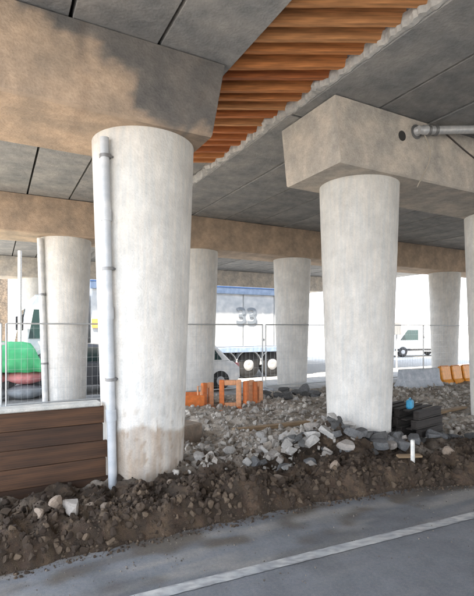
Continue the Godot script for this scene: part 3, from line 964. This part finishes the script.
# ---------------------------------------------------------------- mesh fences
func build_fences() -> void:
	var w := 3.4
	var hh := 2.0
	var st := SurfaceTool.new()
	st.begin(Mesh.PRIMITIVE_TRIANGLES)
	var bar := BoxMesh.new()
	bar.size = Vector3(0.0035, hh - 0.2, 0.0035)
	var n := 26
	for i in n:
		st.append_from(bar, 0, Transform3D(Basis(), Vector3(-w / 2 + w * (i + 0.5) / n, hh / 2 + 0.05, 0)))
	var hb := BoxMesh.new()
	hb.size = Vector3(w - 0.08, 0.0035, 0.0035)
	for i in 8:
		st.append_from(hb, 0, Transform3D(Basis(), Vector3(0, 0.25 + i * 0.235, 0.006)))
	var mesh := st.commit()
	var labels := ["mesh fence panel in front of the green tarpaulin", "mesh fence panel in front of the column with the white downpipe", "mesh fence panel behind the orange steel frames", "mesh fence panel in front of the column at the trailer's rear end", "mesh fence panel directly beyond the asphalt heap column", "mesh fence panel behind the orange plastic barriers"]
	var proto: Node3D = null
	for i in 6:
		var o: Node3D
		if i == 0:
			o = thing("fence_panel", "", "fence")
			for s in [-1, 1]:
				mi("post", tube([Vector3(s * (w / 2 - 0.02), 0.05, 0), Vector3(s * (w / 2 - 0.02), hh, 0)], 0.02, 10), M.fence, o)
				mi("foot_block", cbox(Vector3(0.62, 0.12, 0.22), 0.03), M.barrier, o, Vector3(s * (w / 2 - 0.02), 0.05, 0.02), Vector3(0, PI / 2, 0))
			for y in [0.16, hh]:
				mi("rail", tube([Vector3(-w / 2 + 0.02, y, 0), Vector3(w / 2 - 0.02, y, 0)], 0.019, 10), M.fence, o)
			mi("wire_mesh", mesh, M.fence, o)
			mi("clip", cbox(Vector3(0.09, 0.07, 0.05), 0.01), M.fence, o, Vector3(w / 2 + 0.01, 1.55, 0.0))
			proto = o
		else:
			o = proto.duplicate()
			o.name = numbered("fence_panel")
			add_child(o)
		o.position = Vector3(-1.55 + 3.46 * i, 0.0, -11.45 + 0.05 * sin(i * 2.0))
		o.set_meta("label", labels[i])
		o.set_meta("group", "mesh fence panels along the site")

# ---------------------------------------------------------------- street behind the site
func wheel(parent: Node3D, at: Vector3, r: float, wd: float) -> void:
	var t := mi("wheel", lathe([[r * 0.6, -wd / 2], [r * 0.94, -wd / 2], [r, -wd / 2 + 0.04], [r, wd / 2 - 0.04], [r * 0.94, wd / 2], [r * 0.6, wd / 2]], 28), M.black, parent, at, Vector3(PI / 2, 0, 0))
	mi("rim", lathe([[0.02, -wd / 2 - 0.005], [r * 0.3, -wd / 2 - 0.02], [r * 0.58, -wd / 2 + 0.02], [r * 0.58, wd / 2 - 0.02], [r * 0.3, wd / 2 + 0.02], [0.02, wd / 2 + 0.005]], 20), M.rim, t)

func car(called: String, label: String, body: Material, at: Vector3, turn: float) -> void:
	var c := thing(called, label, "car", at, "cars parked behind the fence")
	c.rotation.y = turn
	var low := [Vector2(-2.0, 0.32), Vector2(-2.04, 0.55), Vector2(-1.95, 0.82), Vector2(-1.2, 0.9), Vector2(1.0, 0.92), Vector2(1.75, 0.88), Vector2(1.98, 0.7), Vector2(2.0, 0.4), Vector2(1.9, 0.28), Vector2(-1.9, 0.26)]
	mi("body", extrude(low, 0.84, 0.05, 0.09), body, c)
	var up := [Vector2(-1.15, 0.88), Vector2(-0.45, 1.4), Vector2(0.3, 1.47), Vector2(1.2, 1.4), Vector2(1.75, 0.88)]
	mi("cabin", extrude(up, 0.7, 0.12, 0.1), body, c)
	for s in [-1, 1]:
		mi("side_window", extrude([Vector2(-0.85, 0.94), Vector2(-0.4, 1.32), Vector2(0.25, 1.38), Vector2(0.25, 0.94)], 0.012), M.glass, c, Vector3(0, 0, s * 0.7))
		mi("side_window", extrude([Vector2(0.33, 0.94), Vector2(0.33, 1.38), Vector2(1.1, 1.32), Vector2(1.4, 0.94)], 0.012), M.glass, c, Vector3(0, 0, s * 0.7))
		mi("headlight", cbox(Vector3(0.12, 0.12, 0.3), 0.03), M.rim, c, Vector3(-1.97, 0.7, s * 0.6))
		mi("tail_light", cbox(Vector3(0.08, 0.16, 0.2), 0.02), M.pink, c, Vector3(1.93, 0.75, s * 0.68))
		for x in [-1.3, 1.28]:
			wheel(c, Vector3(x, 0.31, s * 0.76), 0.31, 0.2)
	mi("windscreen", cbox(Vector3(0.72, 0.012, 1.15), 0.005), M.glass, c, Vector3(-0.83, 1.155, 0), Vector3(0, 0, 0.638))

func build_street() -> void:
	# truck with long box trailer
	var t := thing("box_truck", "long white truck with pale blue roof edge parked behind the columns", "truck", Vector3(0, -0.03, -16.2))
	var zf := 1.2
	mi("box_core", cbox(Vector3(8.5, 2.2, 2.3), 0.02), M.truck_white, t, Vector3(7.0, 2.25, 0))
	var x := 2.76
	while x < 11.2:
		var wd: float = min(1.4, 11.24 - x)
		for s in [-1, 1]:
			mi("side_panel", cbox(Vector3(wd - 0.05, 1.98, 0.03), 0.006), M.truck_white, t, Vector3(x + wd / 2, 2.22, s * (zf - 0.03)))
		x += 1.4
	mi("roof", cbox(Vector3(8.6, 0.06, 2.46), 0.02), M.truck_white, t, Vector3(7.0, 3.47, 0))
	for s in [-1, 1]:
		mi("roof_rail", cbox(Vector3(8.6, 0.24, 0.06), 0.015), M.pale_blue, t, Vector3(7.0, 3.33, s * 1.2))
		mi("top_trim", cbox(Vector3(8.6, 0.05, 0.07), 0.01), M.blue, t, Vector3(7.0, 3.46, s * 1.21))
		mi("lower_rail", cbox(Vector3(8.6, 0.2, 0.06), 0.015), M.pale_blue, t, Vector3(7.0, 1.1, s * 1.19))
	mi("chassis", cbox(Vector3(8.4, 0.22, 1.0), 0.02), M.black, t, Vector3(7.0, 0.88, 0))
	mi("advert_panel", cbox(Vector3(1.1, 0.3, 0.02), 0.004), M.yellow, t, Vector3(3.3, 2.08, zf + 0.002))
	var tm := TextMesh.new()
	var sf := SystemFont.new()
	sf.font_names = PackedStringArray(["Droid Sans"])
	sf.font_weight = 700
	tm.font = sf
	tm.text = "33"
	tm.font_size = 64
	tm.pixel_size = 0.0135
	tm.depth = 0.012
	mi("lettering", tm, M.grey_print, t, Vector3(8.5, 2.38, zf + 0.0))
	for wx in [7.55, 8.62, 9.7]:
		for s in [-1, 1]:
			wheel(t, Vector3(wx, 0.5, s * 1.0), 0.5, 0.3)
			var g := []
			for i in 11:
				var an := PI * i / 10.0
				g.append(Vector3(cos(an) * 0.56, sin(an) * 0.56, 0))
			var gr := []
			for i in 11:
				var ring := PackedVector3Array()
				for q in [[0.0, -0.17], [0.04, -0.17], [0.04, 0.17], [0.0, 0.17]]:
					ring.append(g[i] * (1.0 + q[0]) + Vector3(0, 0, q[1]))
				gr.append(ring)
			mi("mudguard", loft(gr), M.truck_white, t, Vector3(wx, 0.5, s * 1.0))
	var cab := mi("cab", extrude([Vector2(-0.1, 0.45), Vector2(-0.15, 1.3), Vector2(0.1, 2.6), Vector2(0.35, 2.95), Vector2(1.85, 3.0), Vector2(1.9, 0.45)], 1.2, 0.1, 0.12), M.truck_white, t, Vector3(0.75, 0, 0))
	for s in [-1, 1]:
		mi("side_window", extrude([Vector2(0.15, 1.6), Vector2(0.3, 2.5), Vector2(1.2, 2.5), Vector2(1.2, 1.6)], 0.015), M.glass, cab, Vector3(0, 0, s * 1.2))
		mi("mirror", cbox(Vector3(0.12, 0.5, 0.2), 0.03), M.black, cab, Vector3(-0.05, 2.1, s * 1.38))
		mi("door_handle", cbox(Vector3(0.16, 0.04, 0.03), 0.008), M.black, cab, Vector3(1.1, 1.45, s * 1.21))
		wheel(t, Vector3(1.65, 0.5, s * 1.0), 0.5, 0.3)
	mi("windscreen", cbox(Vector3(1.1, 0.02, 2.0), 0.01), M.glass, cab, Vector3(-0.04, 1.98, 0), Vector3(0, 0, 1.38))
	car("parked_car", "white car parked in front of the white truck's trailer", M.white, Vector3(4.75, -0.01, -13.1), 0.0)
	car("parked_car", "dark car parked in front of the white truck's trailer", M.car_dark, Vector3(1.9, -0.01, -14.2), 0.0)
	# van outside on the bright side
	var v := thing("parked_van", "white van parked in the open beyond the concrete barrier", "van", Vector3(26.3, -0.08, -22.1))
	v.rotation.y = -0.25
	mi("body", extrude([Vector2(-2.6, 0.35), Vector2(-2.65, 0.9), Vector2(-2.3, 1.1), Vector2(-1.6, 1.95), Vector2(-1.3, 2.25), Vector2(2.5, 2.3), Vector2(2.6, 0.35)], 0.98, 0.06, 0.1), M.white, v)
	for s in [-1, 1]:
		mi("side_window", extrude([Vector2(-1.9, 1.15), Vector2(-1.35, 1.85), Vector2(-0.5, 1.85), Vector2(-0.5, 1.15)], 0.012), M.glass, v, Vector3(0, 0, s * 0.98))
		mi("bumper_strip", cbox(Vector3(4.6, 0.14, 0.04), 0.01), M.black, v, Vector3(0, 0.5, s * 0.99))
		for wx in [-1.7, 1.6]:
			wheel(v, Vector3(wx, 0.36, s * 0.88), 0.36, 0.24)
	var sg := thing("road_sign", "grey panel sign on a thin post beyond the concrete barrier", "sign", Vector3(15.9, -0.08, -14.4))
	mi("post", tube([Vector3(0, 0, 0), Vector3(0, 2.3, 0)], 0.035, 10), M.steel, sg)
	mi("panel", cbox(Vector3(0.45, 0.55, 0.03), 0.008), M.sign, sg, Vector3(0.0, 1.95, 0.05))
	# brown building at the far end
	var b := thing("building", "brown rendered building far behind the truck's cab", "building", Vector3(-9.0, -0.08, -36.0))
	mi("wall", cbox(Vector3(19.5, 9.0, 8.0), 0.05), M.brick_wall, b, Vector3(0, 4.5, 0))
	for i in 6:
		for j in 2:
			var wn := mi("window", cbox(Vector3(1.3, 1.5, 0.1), 0.02), M.coping, b, Vector3(-7.8 + 3.1 * i, 2.2 + 3.4 * j, 4.0))
			mi("pane", cbox(Vector3(1.1, 1.3, 0.04), 0.01), M.glass, wn, Vector3(0, 0, 0.05))
	mi("plinth", cbox(Vector3(19.6, 0.6, 0.1), 0.02), M.paving, b, Vector3(0, 0.3, 4.03))
	tag(mi("lamp_post", tube([Vector3(0.62, -0.05, -13.9), Vector3(0.62, 4.05, -13.9)], 0.05, 12), M.steel), "thin grey post standing between the tarpaulin and the truck cab", "post")
